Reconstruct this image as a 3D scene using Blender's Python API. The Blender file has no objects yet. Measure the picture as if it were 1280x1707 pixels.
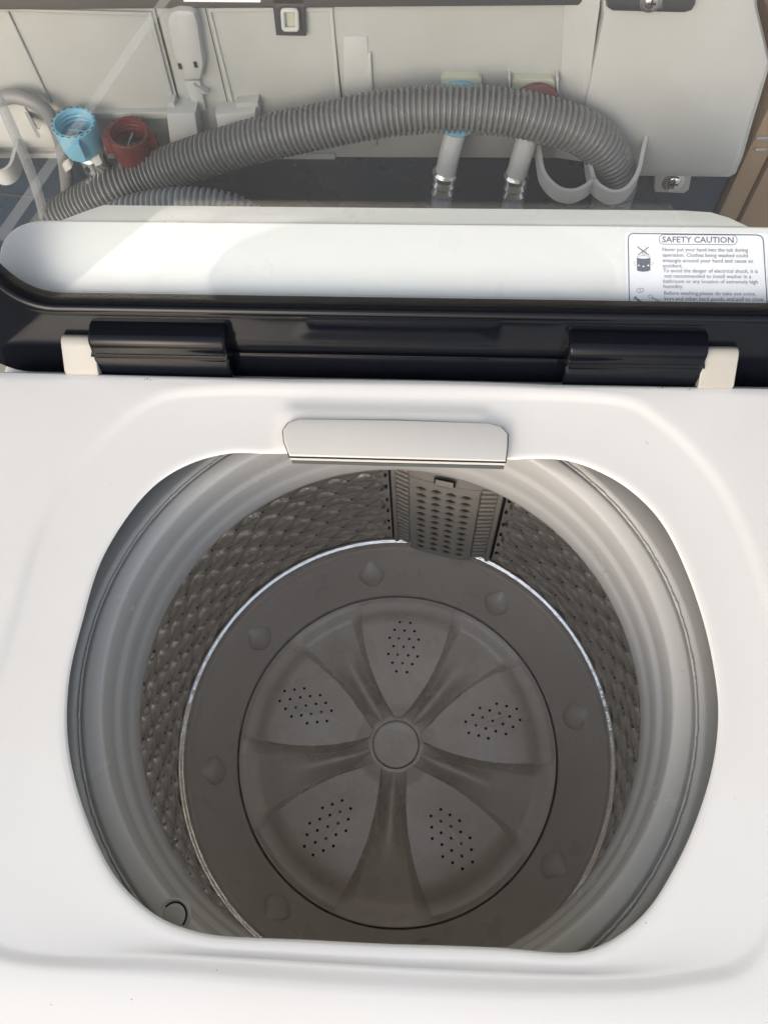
import bpy, bmesh, math, random
from mathutils import Vector, Matrix, noise
import numpy as np

random.seed(7)
SHADE_ROOF_Y = .12  # front edge of the roof added for shade
sc = bpy.context.scene
COL = sc.collection
PI = math.pi

# ------------------------------------------------------------------ camera
CF = 1234.9
CC = np.array([.024, -.1194, .415])
_th, _ro, _ya = .4565, -.0856, .1303
_f = np.array([0, math.sin(_th), -math.cos(_th)]); _r = np.array([1., 0, 0]); _u = np.cross(_r, _f)
_c, _s = math.cos(_ya), math.sin(_ya)
_R = np.array([[_c, -_s, 0], [_s, _c, 0], [0, 0, 1]])
_f, _r, _u = _R @ _f, _R @ _r, _R @ _u
_c, _s = math.cos(_ro), math.sin(_ro)
_r, _u = _c * _r + _s * _u, -_s * _r + _c * _u
cam = bpy.data.objects.new('camera', bpy.data.cameras.new('camera'))
COL.objects.link(cam)
cam.data.sensor_fit = 'HORIZONTAL'; cam.data.sensor_width = 36; cam.data.lens = 36 * CF / 1280
cam.data.clip_start = .01; cam.data.clip_end = 500
cam.matrix_world = Matrix(((_r[0], _u[0], -_f[0], CC[0]), (_r[1], _u[1], -_f[1], CC[1]), (_r[2], _u[2], -_f[2], CC[2]), (0, 0, 0, 1)))
sc.camera = cam

# ------------------------------------------------------------------ light
SUN_EL, SUN_AZ = 24, 203          # azimuth clockwise from +Y
w = bpy.data.worlds.new('World'); sc.world = w; w.use_nodes = True
nt = w.node_tree
sky = nt.nodes.new('ShaderNodeTexSky'); sky.sky_type = 'NISHITA'; sky.sun_disc = False
sky.sun_elevation = math.radians(SUN_EL); sky.sun_rotation = math.radians(SUN_AZ)
sky.dust_density = 4; sky.air_density = 1.0
bg = nt.nodes['Background']; bg.inputs[1].default_value = .13
hs_ = nt.nodes.new('ShaderNodeHueSaturation'); hs_.inputs['Saturation'].default_value = .8   # thin cloud: greyer than a clear blue
nt.links.new(sky.outputs[0], hs_.inputs['Color']); mxs = nt.nodes.new('ShaderNodeMix'); mxs.data_type = 'RGBA'; mxs.inputs['Factor'].default_value = .32; mxs.inputs['B'].default_value = (4.4, 4.8, 5.35, 1)   # even cloud veil
nt.links.new(hs_.outputs[0], mxs.inputs['A']); nt.links.new(mxs.outputs['Result'], bg.inputs[0])
sun = bpy.data.objects.new('sun', bpy.data.lights.new('sun', 'SUN')); COL.objects.link(sun)
sun.data.energy = .20; sun.data.angle = math.radians(28); sun.data.color = (1, .98, .96)
a = math.radians(SUN_AZ); e = math.radians(SUN_EL)
sd = Vector((math.sin(a) * math.cos(e), math.cos(a) * math.cos(e), math.sin(e)))
sun.rotation_euler = sd.to_track_quat('Z', 'Y').to_euler()
sc.view_settings.view_transform = 'Standard'; sc.view_settings.look = 'None'
sc.view_settings.exposure = 1.15; sc.view_settings.gamma = 1

# ------------------------------------------------------------------ measuring: pixel of the photograph -> point on a real plane
def ray(x, y): return _f + (x - 640) / CF * _r - (y - 853.5) / CF * _u
def Z(x, y, z=0.0):
    v = ray(x, y); return Vector(CC + v * (z - CC[2]) / v[2])
def Y(x, y, yy):
    v = ray(x, y); return Vector(CC + v * (yy - CC[1]) / v[1])
def PL(x, y, p0, n):
    v = ray(x, y); return Vector(CC + v * (np.dot(np.array(p0) - CC, np.array(n)) / np.dot(v, np.array(n))))

# ------------------------------------------------------------------ materials
def mat(name, col, rough=.5, metal=0, coat=0, mottle=0, mscale=8, dark=None, bump=0, bscale=200, spec=.5, specks=0, speck_col=(.05, .04, .03), trans=0, alpha=1, rvar=.08):
    m = bpy.data.materials.new(name); m.use_nodes = True
    t = m.node_tree; b = t.nodes['Principled BSDF']; L = t.links.new
    b.inputs['Base Color'].default_value = (*col, 1); b.inputs['Roughness'].default_value = rough
    b.inputs['Metallic'].default_value = metal; b.inputs['Coat Weight'].default_value = coat
    b.inputs['Coat Roughness'].default_value = .06; b.inputs['Specular IOR Level'].default_value = spec
    b.inputs['Transmission Weight'].default_value = trans; b.inputs['Alpha'].default_value = alpha
    tc = t.nodes.new('ShaderNodeTexCoord')
    def N(sc_, det=4, ro=.55):
        n = t.nodes.new('ShaderNodeTexNoise'); n.inputs['Scale'].default_value = sc_
        n.inputs['Detail'].default_value = det; n.inputs['Roughness'].default_value = ro
        L(tc.outputs['Object'], n.inputs['Vector']); return n
    out = None
    if mottle:
        n = N(mscale, 6, .6); r = t.nodes.new('ShaderNodeValToRGB')
        d = dark or tuple(c * .6 for c in col)
        r.color_ramp.elements[0].position = .35; r.color_ramp.elements[1].position = .62
        r.color_ramp.elements[0].color = (*[col[i] + (d[i] - col[i]) * mottle for i in range(3)], 1)
        r.color_ramp.elements[1].color = (*col, 1)
        L(n.outputs['Fac'], r.inputs['Fac']); out = r.outputs['Color']
    if specks:
        v = t.nodes.new('ShaderNodeTexVoronoi'); v.inputs['Scale'].default_value = 90
        L(tc.outputs['Object'], v.inputs['Vector'])
        n2 = N(14, 2)
        ml = t.nodes.new('ShaderNodeMath'); ml.operation = 'MULTIPLY'
        r1 = t.nodes.new('ShaderNodeMapRange'); r1.inputs[1].default_value = .55; r1.inputs[2].default_value = .75; r1.inputs[3].default_value = 0; r1.inputs[4].default_value = specks
        L(n2.outputs['Fac'], r1.inputs[0])
        ls = t.nodes.new('ShaderNodeMath'); ls.operation = 'LESS_THAN'
        L(v.outputs['Distance'], ls.inputs[0]); L(r1.outputs[0], ls.inputs[1])
        mx = t.nodes.new('ShaderNodeMix'); mx.data_type = 'RGBA'
        L(ls.outputs[0], mx.inputs['Factor'])
        if out: L(out, mx.inputs['A'])
        else: mx.inputs['A'].default_value = (*col, 1)
        mx.inputs['B'].default_value = (*speck_col, 1); out = mx.outputs['Result']
    if out: L(out, b.inputs['Base Color'])
    if rvar:
        n = N(25, 5, .6); r = t.nodes.new('ShaderNodeMapRange')
        r.inputs[1].default_value = .3; r.inputs[2].default_value = .7
        r.inputs[3].default_value = max(.02, rough - rvar); r.inputs[4].default_value = min(1, rough + rvar)
        L(n.outputs['Fac'], r.inputs[0]); L(r.outputs[0], b.inputs['Roughness'])
    if bump:
        n = N(bscale, 4); bp = t.nodes.new('ShaderNodeBump'); bp.inputs['Strength'].default_value = bump; bp.inputs['Distance'].default_value = .001
        L(n.outputs['Fac'], bp.inputs['Height']); L(bp.outputs[0], b.inputs['Normal'])
    return m

M = {}
M['white'] = mat('glossy_white_plastic', (.80, .79, .77), .16, coat=.5, mottle=.25, mscale=6, dark=(.74, .71, .66), bump=.04, bscale=25, specks=.03, speck_col=(.3, .27, .22), rvar=.07)
M['inlet'] = mat('satin_white_plastic', (.60, .59, .57), .35, coat=.2, mottle=.2, dark=(.7, .67, .6), bump=.03, bscale=60)
M['console'] = mat('console_white_plastic', (.74, .75, .74), .32, coat=.2, mottle=.25, mscale=14, dark=(.74, .75, .71), specks=.03, speck_col=(.3, .3, .28))
M['beige'] = mat('aged_beige_plastic', (.36, .345, .315), .45, mottle=.4, mscale=40, dark=(.34, .31, .26))
M['ring'] = mat('grey_ring_plastic', (.50, .495, .48), .26, coat=.2, mottle=.10, mscale=5, dark=(.46, .445, .42), bump=.02, bscale=300, specks=.03, speck_col=(.2, .17, .13), rvar=.02)
M['ringseam'] = mat('rough_weld_plastic', (.52, .52, .50), .45, bump=.6, bscale=260)
M['base'] = mat('grey_tub_plastic', (.56, .51, .455), .34, coat=.1, mottle=.3, mscale=9, dark=(.41, .36, .32), bump=.06, bscale=160, rvar=.1)
M['puls'] = mat('grey_pulsator_plastic', (.68, .615, .54), .30, coat=.15, mottle=.3, mscale=14, dark=(.49, .44, .385), bump=.06, bscale=120, rvar=.12)
M['steel'] = mat('stainless_steel', (.80, .775, .74), .18, metal=.95, mottle=.3, mscale=30, dark=(.42, .38, .34), bump=.12, bscale=120, rvar=.12)
M['rimsteel'] = mat('bright_steel', (.80, .79, .77), .14, metal=1, bump=.9, bscale=85, rvar=.1)
M['hole'] = mat('dark_hole', (.008, .007, .006), .7, rvar=0)
M['black'] = mat('glossy_black_plastic', (.004, .005, .008), .09, coat=0, spec=.20, specks=.035, speck_col=(.12, .12, .12), bump=.04, bscale=30, rvar=.04)
M['blackrim'] = mat('black_rim_plastic', (.010, .012, .020), .13, coat=.5, rvar=.05)
M['graystrip'] = mat('grey_strip', (.10, .11, .11), .4)
M['filter'] = mat('grey_filter_plastic', (.37, .345, .31), .42, mottle=.3, mscale=60, dark=(.27, .24, .21))
M['mesh'] = mat('olive_filter_cloth', (.07, .065, .042), .8, mottle=.7, mscale=60, dark=(.04, .035, .03))
M['paper'] = mat('sticker_paper', (.80, .82, .87), .35, mottle=.1, rvar=.04)
M['ink'] = mat('sticker_ink', (.10, .11, .15), .4, rvar=0)
M['cover'] = mat('dusty_white_plastic', (.355, .358, .34), .42, mottle=.5, mscale=9, dark=(.30, .285, .25), specks=.05, speck_col=(.28, .22, .15), bump=.1, bscale=60)
M['cover2'] = mat('clean_white_plastic', (.385, .388, .375), .38, mottle=.35, mscale=10, dark=(.34, .33, .30), bump=.08, bscale=60, specks=.02)
M['navy'] = mat('dark_painted_steel', (.008, .020, .040), .30, coat=.1, mottle=.25, mscale=5, dark=(.026, .032, .040), specks=.09, speck_col=(.35, .36, .38), bump=.05, bscale=40)
M['hose'] = mat('grey_hose_plastic', (.14, .14, .138), .26, mottle=.3, mscale=40, dark=(.115, .113, .108), rvar=.08)
M['hose2'] = mat('pale_grey_hose_plastic', (.27, .285, .29), .35)
M['greyrubber'] = mat('grey_rubber_hose', (.20, .20, .195), .45, mottle=.3)
M['bluehose'] = mat('blue_grey_hose', (.16, .20, .24), .4, mottle=.3)
M['blue'] = mat('sky_blue_plastic', (.15, .37, .49), .38, mottle=.35, mscale=60, dark=(.10, .27, .38))
M['red'] = mat('dark_red_plastic', (.10, .013, .011), .4, mottle=.35, mscale=60, dark=(.07, .01, .009), specks=.06, speck_col=(.5, .4, .35))
M['hook'] = mat('white_clip_plastic', (.45, .455, .44), .4, mottle=.3, dark=(.42, .40, .36))
M['pipe'] = mat('white_pipe_plastic', (.50, .50, .49), .33, mottle=.2)
M['chrome'] = mat('crimped_metal', (.75, .75, .74), .18, metal=1, bump=.2, bscale=200)
M['valve'] = mat('pale_green_plastic', (.42, .42, .33), .4, mottle=.4, dark=(.3, .3, .22))
M['darkgrey'] = mat('dark_grey_plastic', (.035, .036, .040), .4, specks=.03, speck_col=(.2, .2, .2))
M['carton'] = mat('brown_cardboard', (.24, .17, .11), .75, mottle=.5, mscale=12, dark=(.21, .14, .08), bump=.2, bscale=90)
M['cream'] = mat('cream_paint', (.52, .49, .37), .7, mottle=.3)
M['shade_roof'] = mat('shade_roof_underside', (.33, .31, .29), .8, mottle=.3)  # for the unseen roof added overhead for shade
M['floor'] = mat('concrete_floor', (.30, .29, .27), .8, mottle=.6, mscale=3, bump=.3, bscale=40)
M['cabinet'] = mat('white_painted_steel', (.72, .72, .71), .3, coat=.2)

def thin_clear(name, tint, refl0, dust, dustcol=(.75, .77, .78), rough=.02, smudge=6):
    m = bpy.data.materials.new(name); m.use_nodes = True; t = m.node_tree; L = t.links.new
    t.nodes.remove(t.nodes['Principled BSDF']); out = t.nodes['Material Output']
    tr = t.nodes.new('ShaderNodeBsdfTransparent'); tr.inputs[0].default_value = (*tint, 1)
    gl = t.nodes.new('ShaderNodeBsdfGlossy'); gl.inputs['Roughness'].default_value = rough; gl.inputs[0].default_value = (1, 1, 1, 1)
    df = t.nodes.new('ShaderNodeBsdfDiffuse'); df.inputs[0].default_value = (*dustcol, 1)
    lw = t.nodes.new('ShaderNodeLayerWeight'); lw.inputs['Blend'].default_value = .5
    pw = t.nodes.new('ShaderNodeMath'); pw.operation = 'POWER'; pw.inputs[1].default_value = 5
    L(lw.outputs['Facing'], pw.inputs[0])
    ma = t.nodes.new('ShaderNodeMath'); ma.operation = 'MULTIPLY_ADD'; ma.inputs[1].default_value = 1 - refl0; ma.inputs[2].default_value = refl0
    L(pw.outputs[0], ma.inputs[0])
    mx = t.nodes.new('ShaderNodeMixShader'); L(ma.outputs[0], mx.inputs[0]); L(tr.outputs[0], mx.inputs[1]); L(gl.outputs[0], mx.inputs[2])
    tc = t.nodes.new('ShaderNodeTexCoord'); n = t.nodes.new('ShaderNodeTexNoise'); n.inputs['Scale'].default_value = smudge; n.inputs['Detail'].default_value = 8
    L(tc.outputs['Object'], n.inputs['Vector'])
    mr = t.nodes.new('ShaderNodeMapRange'); mr.inputs[1].default_value = .3; mr.inputs[2].default_value = .75; mr.inputs[3].default_value = dust * .4; mr.inputs[4].default_value = dust * 1.5
    L(n.outputs['Fac'], mr.inputs[0])
    m2 = t.nodes.new('ShaderNodeMixShader'); L(mr.outputs[0], m2.inputs[0]); L(mx.outputs[0], m2.inputs[1]); L(df.outputs[0], m2.inputs[2])
    L(m2.outputs[0], out.inputs['Surface'])
    return m
M['glass'] = thin_clear('lid_glass', (.97, .98, .985), .021, .008)
M['reflection_streak'] = thin_clear('pale_reflection', (.93, .94, .94), .03, .09)  # pale see-through streak, a reflection put into the colour
M['tube'] = thin_clear('reflection_tube', (.80, .80, .80), .08, .22, rough=.1)  # for the curved tube that imitates a reflection

# ------------------------------------------------------------------ mesh helpers
class MB:
    def __init__(s): s.v = []; s.f = []
    def add(s, vs, fs):
        o = len(s.v); s.v += [tuple(p) for p in vs]; s.f += [tuple(i + o for i in f) for f in fs]; return s
    def box(s, lo, hi, bev=0, mtx=None, seg=2):
        b = bmesh.new(); bmesh.ops.create_cube(b, size=1)
        lo, hi = Vector(lo), Vector(hi)
        for q in b.verts: q.co = Vector([(lo[i] + hi[i]) / 2 + q.co[i] * (hi[i] - lo[i]) for i in range(3)])
        if bev: bmesh.ops.bevel(b, geom=b.edges[:], offset=bev, segments=seg, profile=.6, affect='EDGES')
        return s.bm(b, mtx)
    def bm(s, b, mtx=None):
        if mtx: b.transform(mtx)
        b.verts.ensure_lookup_table(); b.verts.index_update()
        s.add([q.co[:] for q in b.verts], [[q.index for q in f.verts] for f in b.faces]); b.free(); return s
    def lathe(s, prof, n=64, mtx=None, closed=False, cap=False):
        vs = []; fs = []; k = len(prof)
        for i in range(n):
            a_ = 2 * PI * i / n
            for r_, z_ in prof: vs.append(Vector((r_ * math.cos(a_), r_ * math.sin(a_), z_)))
        for i in range(n):
            j = (i + 1) % n
            for q in range(k if closed else k - 1):
                p = (q + 1) % k
                fs.append((i * k + q, j * k + q, j * k + p, i * k + p))
        if cap:
            fs.append([i * k for i in range(n)]); fs.append([i * k + k - 1 for i in range(n)][::-1])
        if mtx: vs = [mtx @ q for q in vs]
        return s.add(vs, fs)
    def tube(s, path, rad, n=12, cap=True):
        P_ = [Vector(p) for p in path]; m = len(P_)
        if not hasattr(rad, '__len__'): rad = [rad] * m
        T = [(P_[min(i + 1, m - 1)] - P_[max(i - 1, 0)]).normalized() for i in range(m)]
        nrm = T[0].orthogonal().normalized(); vs = []; fs = []
        for i in range(m):
            nrm = (nrm - T[i] * nrm.dot(T[i])).normalized(); b = T[i].cross(nrm)
            for k in range(n):
                a_ = 2 * PI * k / n; vs.append(P_[i] + (nrm * math.cos(a_) + b * math.sin(a_)) * rad[i])
        for i in range(m - 1):
            for k in range(n):
                l = (k + 1) % n; fs.append((i * n + k, i * n + l, (i + 1) * n + l, (i + 1) * n + k))
        if cap: fs.append(list(range(n))[::-1]); fs.append(list(range((m - 1) * n, m * n)))
        return s.add(vs, fs)
    def prism(s, pts, vec, bev=0, mtx=None, seg=2):
        """polygon pts (3D, coplanar) pushed by vec; bevels the outline edges of the first face"""
        b = bmesh.new(); v0 = [b.verts.new(p) for p in pts]; f = b.faces.new(v0)
        r_ = bmesh.ops.extrude_face_region(b, geom=[f])
        ev = [q for q in r_['geom'] if isinstance(q, bmesh.types.BMVert)]
        bmesh.ops.translate(b, verts=ev, vec=Vector(vec))
        bmesh.ops.recalc_face_normals(b, faces=b.faces[:])
        if bev:
            b.edges.ensure_lookup_table()
            top = set(v0)
            es = [e_ for e_ in b.edges if e_.verts[0] in top and e_.verts[1] in top]
            bmesh.ops.bevel(b, geom=es, offset=bev, segments=seg, profile=.5, affect='EDGES', clamp_overlap=True)
        return s.bm(b, mtx)
    def ribbon(s, pts, nrm, wid, off=0.0):
        P_ = [Vector(p) for p in pts]; m = len(P_); n_ = Vector(nrm); vs = []; closed = (P_[0] - P_[-1]).length < 1e-7
        for i in range(m):
            a_ = P_[i - 1] if i > 0 else (P_[-2] if closed else P_[i]); b = P_[i + 1] if i < m - 1 else (P_[1] if closed else P_[i])
            d_ = (b - a_).normalized(); sd_ = n_.cross(d_).normalized() * wid / 2
            vs += [P_[i] + sd_ + n_ * off, P_[i] - sd_ + n_ * off]
        return s.add(vs, [(2 * i, 2 * i + 1, 2 * i + 3, 2 * i + 2) for i in range(m - 1)])
    def build(s, name, m, parent=None, ang=35, smooth=True, **kw):
        me = bpy.data.meshes.new(name); me.from_pydata(s.v, [], s.f); me.update()
        if smooth:
            me.polygons.foreach_set('use_smooth', [True] * len(me.polygons))
            if ang < 180: me.set_sharp_from_angle(angle=math.radians(ang))
        me.materials.append(M[m] if isinstance(m, str) else m)
        o = bpy.data.objects.new(name, me); COL.objects.link(o)
        if parent: 
            o.parent = parent; o.matrix_parent_inverse = parent.matrix_world.inverted() if parent.type == 'EMPTY' else Matrix()
        for k, v in kw.items(): o[k] = v
        return o

def fixn(o):
    b = bmesh.new(); b.from_mesh(o.data); bmesh.ops.recalc_face_normals(b, faces=b.faces[:]); b.to_mesh(o.data); b.free(); return o
def thing(name, label, cat, group=None):
    o = bpy.data.objects.new(name, None); COL.objects.link(o); o['label'] = label; o['category'] = cat
    o.empty_display_size = .05
    if group: o['group'] = group
    return o
def spline(pts, n):
    P_ = [Vector(p) for p in pts]; P_ = [P_[0] * 2 - P_[1]] + P_ + [P_[-1] * 2 - P_[-2]]; out = []
    for i in range(1, len(P_) - 2):
        a_, b, c, d = P_[i - 1:i + 3]
        for k in range(n):
            t = k / n
            out.append(.5 * ((2 * b) + (c - a_) * t + (2 * a_ - 5 * b + 4 * c - d) * t * t + (3 * b - a_ - 3 * c + d) * t ** 3))
    out.append(P_[-2]); return out
def resample(P_, step):
    L_ = [0]
    for i in range(1, len(P_)): L_.append(L_[-1] + (P_[i] - P_[i - 1]).length)
    n = int(L_[-1] / step); out = []; j = 0
    for i in range(n + 1):
        d = L_[-1] * i / n
        while j < len(L_) - 2 and L_[j + 1] < d: j += 1
        t = (d - L_[j]) / max(1e-9, L_[j + 1] - L_[j]); out.append(P_[j].lerp(P_[j + 1], t))
    return out
def smooth01(x): x = max(0, min(1, x)); return x * x * (3 - 2 * x)

# ================================================================== FLOOR
MB().add([(-40, -40, -.93), (40, -40, -.93), (40, 40, -.93), (-40, 40, -.93)], [(0, 1, 2, 3)]).build('floor', 'floor', kind='structure')

# ================================================================== WASHING MACHINE
WM = thing('washing_machine', 'white top-loading washing machine with its glass lid up and grey tub open to view', 'washing machine')
CX, CY = 0.0, -.012

def polar_curve(px, n, z=0, pts3=None, smooth=3):
    P_ = pts3 or [Z(x, y, z) for x, y in px]
    a_ = np.array([math.atan2(p.y - CY, p.x - CX) for p in P_]); r_ = np.array([math.hypot(p.x - CX, p.y - CY) for p in P_])
    o = np.argsort(a_); a_, r_ = a_[o], r_[o]
    # periodic Catmull-Rom through the points in (x,y), then resample by angle
    Q = [Vector((r_[i] * math.cos(a_[i]), r_[i] * math.sin(a_[i]), 0)) for i in range(len(a_))]
    Q = [Q[-1]] + Q + [Q[0], Q[1]]; D = []
    for i in range(1, len(Q) - 2):
        p0, p1, p2, p3 = Q[i - 1:i + 3]
        for k in range(12):
            t = k / 12; D.append(.5 * ((2 * p1) + (p2 - p0) * t + (2 * p0 - 5 * p1 + 4 * p2 - p3) * t * t + (3 * p1 - p0 - 3 * p2 + p3) * t ** 3))
    da = np.unwrap(np.array([math.atan2(q.y, q.x) for q in D])); dr = np.array([q.length for q in D])
    ta = np.linspace(-PI, PI, n, endpoint=False)
    da3 = np.concatenate([da - 2 * PI, da, da + 2 * PI]); dr3 = np.tile(dr, 3); o = np.argsort(da3)
    r2 = np.interp(ta, da3[o], dr3[o])
    for _ in range(smooth): r2 = (np.roll(r2, 1) + 2 * r2 + np.roll(r2, -1)) / 4
    return ta, r2

NA = 720
open_px = [(385, 754), (450, 755), (640, 757), (842, 765), (870, 764), (900, 763), (950, 767), (1000, 785), (1050, 815), (1100, 865), (1140, 940), (1175, 1040), (1195, 1140), (1198, 1205), (1190, 1272),
           (1172, 1338), (1148, 1401), (1118, 1460), (1085, 1512), (1040, 1555), (990, 1582), (940, 1589), (840, 1581), (740, 1577), (640, 1574), (500, 1567), (369, 1561), (310, 1549), (270, 1533), (231, 1505),
           (191, 1462), (159, 1403), (130, 1325), (114, 1253), (110, 1190), (116, 1118), (135, 1040), (165, 940), (210, 862), (260, 805), (320, 770)]
TA, R0 = polar_curve(open_px, NA, smooth=12)
dish_px = [(35, 1000), (75, 875), (150, 760), (240, 680), (340, 656), (640, 658), (1000, 668), (1090, 700), (1190, 800), (1260, 950), (1310, 1150), (1320, 1400), (1260, 1590), (1140, 1634), (960, 1646),
           (640, 1636), (300, 1612), (0, 1590), (-80, 1490), (-50, 1250), (0, 1120)]
_, R1 = polar_curve(dish_px, NA, smooth=14)
BX, BYF, BYB = .290, -.232, .1838
def rect_r(a_, hx, yf, yb, rc=.03):
    c_, s_ = math.cos(a_), math.sin(a_); best = 9
    for (nx, ny, d) in ((1, 0, hx - CX), (-1, 0, hx + CX), (0, 1, yb - CY), (0, -1, CY - yf)):
        q = nx * c_ + ny * s_
        if q > 1e-6: best = min(best, d / q)
    return best
R2 = np.array([rect_r(t, BX, BYF, BYB) for t in TA])
def boss(x, y):   # soft swelling around the inlet cover
    dx = max(0, abs(x + .0055) - .060); dy = max(0, .130 - y, y - .150)
    d = math.hypot(dx, dy); return 1 - smooth01(d / .016)
rings = []
def ring(rf, zf): rings.append((rf, zf))
ring(lambda i: R0[i] + .0160, lambda i, t: -.024)
ring(lambda i: R0[i] + .0080, lambda i, t: -.012)
ring(lambda i: R0[i] + .0015, lambda i, t: -.0030)
ring(lambda i: R0[i] + .0000, lambda i, t: -.0012)
ring(lambda i: R0[i] + .0004, lambda i, t: -.0004)
ring(lambda i: R0[i] + .0016, lambda i, t: -.0000)
ring(lambda i: R0[i] + .0050, lambda i, t: .0001)
for k in range(1, 11):
    t_ = k / 11
    ring(lambda i, t=t_: (R0[i] + .005) * (1 - t) + (R1[i] - .006) * t, lambda i, t, q=t_: .0001 + .0012 * q ** 2)
for k, (dr, zz) in enumerate([(-.006, .0013), (-.0045, .00140), (-.003, .00160), (-.0015, .00190), (0, .0022), (.0015, .0025), (.003, .0027), (.0045, .00282), (.006, .00288)]):
    ring(lambda i, dr=dr: R1[i] + dr, lambda i, t, zz=zz: zz)
for k in range(1, 7):
    t_ = k / 7
    ring(lambda i, t=t_: (R1[i] + .006) * (1 - t) + (max(R2[i], R1[i] + .014) - .0062) * t, lambda i, t, q=t_: .00288 - .0003 * q)
for dr, zz in [(-.0062, .0025), (-.0042, .0020), (-.0022, .0007), (-.0008, -.001), (0, -.005), (0, -.035)]:
    ring(lambda i, dr=dr: max(R2[i], R1[i] + .014) + dr, lambda i, t, zz=zz: zz)
vs = []
for rf, zf in rings:
    for i in range(NA):
        r_ = rf(i); x = CX + r_ * math.cos(TA[i]); y = CY + r_ * math.sin(TA[i]); z = zf(i, 0)
        if z > -.0009:
            z += .0030 * boss(x, y)
            fr = smooth01((-.168 - y) / .05); z -= .0035 * fr * (1 if y < -.15 else 0)
        vs.append((x, y, z))
fs = []
for q in range(len(rings) - 1):
    for i in range(NA):
        j = (i + 1) % NA; fs.append((q * NA + i, q * NA + j, (q + 1) * NA + j, (q + 1) * NA + i))
tp = MB(); tp.v = vs; tp.f = fs
tp.build('top_panel', 'white', WM, ang=60)
cb = MB()
for lo, hi in [((-.29, -.232, -.90), (-.284, .31, -.036)), ((.284, -.232, -.90), (.29, .31, -.036)), ((-.284, -.232, -.90), (.284, -.226, -.036)), ((-.284, .304, -.90), (.284, .31, -.036)), ((-.284, -.226, -.90), (.284, .304, -.894))]:
    cb.box(lo, hi)
cb.build('cabinet', 'cabinet', WM)

# scuffs and grit on the panel
sc_ = MB(); rs = random.Random(3)
for (x, y, w_) in [(245, 629, 2.2), (250, 631, 1.2), (240, 630, 1.0), (1105, 643, 2.0), (1112, 642, 1.6), (1098, 643, 1.2), (1150, 646, 1.4), (1080, 732, .9), (1083, 735, .8), (181, 801, .8), (90, 906, .7), (1175, 1090, .7), (217, 1668, 1.1), (82, 1677, .8), (360, 1619, .7), (1080, 1540, .9), (1250, 700, .7), (610, 672, .6), (30, 1180, .7), (60, 1010, .6), (1230, 1330, .7), (120, 1560, .6)]:
    p = Z(x, y, .0045); n_ = 7; pts = []
    for k in range(n_):
        q = 2 * PI * k / n_; r_ = w_ * .00024 * rs.uniform(.5, 1.3); pts.append((p.x + r_ * 1.7 * math.cos(q), p.y + r_ * math.sin(q)))
    def hz(x_, y_):
        a_ = math.atan2(y_ - CY, x_ - CX); r_ = math.hypot(x_ - CX, y_ - CY); i = int((a_ + PI) / (2 * PI) * NA) % NA
        best = None; prev = None
        for rf, zf in rings:
            rr_ = rf(i)
            zz_ = zf(i, 0)
            if zz_ > -.0009:
                zz_ += .0030 * boss(x_, y_); zz_ -= .0035 * smooth01((-.168 - y_) / .05) * (1 if y_ < -.15 else 0)
            if prev and prev[0] <= r_ <= rr_: return prev[1] + (zz_ - prev[1]) * (r_ - prev[0]) / max(1e-6, rr_ - prev[0])
            prev = (rr_, zz_)
        return prev[1]
    sc_.add([(x_, y_, hz(x_, y_) + .0003) for x_, y_ in pts], [tuple(range(n_))])
sc_.build('grit_specks', 'hole', [o for o in bpy.data.objects if o.name == 'top_panel'][0], kind='stuff', smooth=False)

# inlet cover on the rear rim
z0 = .0035
c_px = [(482, 759), (473, 735), (471, 716), (480, 703), (497, 697), (660, 699), (815, 704), (836, 710), (847, 722), (846, 745), (843, 768)]
cpts = [Z(x, y, z0 + .0030) for x, y in c_px]
ic = MB().prism(cpts, (0, 0, -.006), bev=.0012, seg=3).build('inlet_cover', 'inlet', WM)
g = MB().prism([p + (p - Vector((-.0055, .135, p.z))).normalized() * .0005 for p in cpts], (0, 0, .0020), mtx=Matrix.Translation((0, 0, -.0030)))
g.build('cover_gap', 'hole', ic)
a_, b_ = Z(483, 762, z0 + .002), Z(842, 770, z0 + .002)
yb = (a_.y + b_.y) / 2
MB().box((a_.x, yb + .0002, -.0038), (b_.x, yb + .006, -.0005), .0004).build('underside_strip', 'graystrip', ic)

# balance ring
prof = [(.236, -.100), (.2345, -.062), (.231, -.055), (.222, -.050), (.210, -.0465), (.197, -.0440), (.1935, -.0436), (.1925, -.0450), (.1900, -.0450), (.1890, -.0436), (.1870, -.0434), (.1830, -.0440), (.1795, -.0450), (.1782, -.0462), (.1778, -.0485),
        (.1776, -.0560), (.1778, -.0640), (.1784, -.0690), (.1780, -.0715), (.1766, -.0735), (.1762, -.0760), (.1764, -.0860), (.1772, -.0930), (.1768, -.0955), (.1760, -.0975), (.1757, -.1010), (.1758, -.1100), (.1764, -.1135), (.1776, -.1150), (.1800, -.1156), (.2120, -.1190)]
br = MB().lathe(prof, 360).build('balance_ring', 'ring', WM, ang=70)
# ragged flash along the weld seam
sm = MB(); path = []; rr = []
for i in range(1440):
    a_ = 2 * PI * i / 1440
    n_ = noise.noise(Vector((math.cos(a_) * 14, math.sin(a_) * 14, 0))); n2 = noise.noise(Vector((math.cos(a_) * 90, math.sin(a_) * 90, 3)))
    path.append(Vector(((.1912 + .0003 * n2) * math.cos(a_), (.1912 + .0003 * n2) * math.sin(a_), -.0447 + .0004 * n2))); rr.append(.0008 + .0006 * max(0, n_) + .00025 * n2)
path.append(path[0]); rr.append(rr[0])
sm.tube(path, rr, 6, cap=False).build('weld_seam', 'ringseam', br, ang=180)
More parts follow.
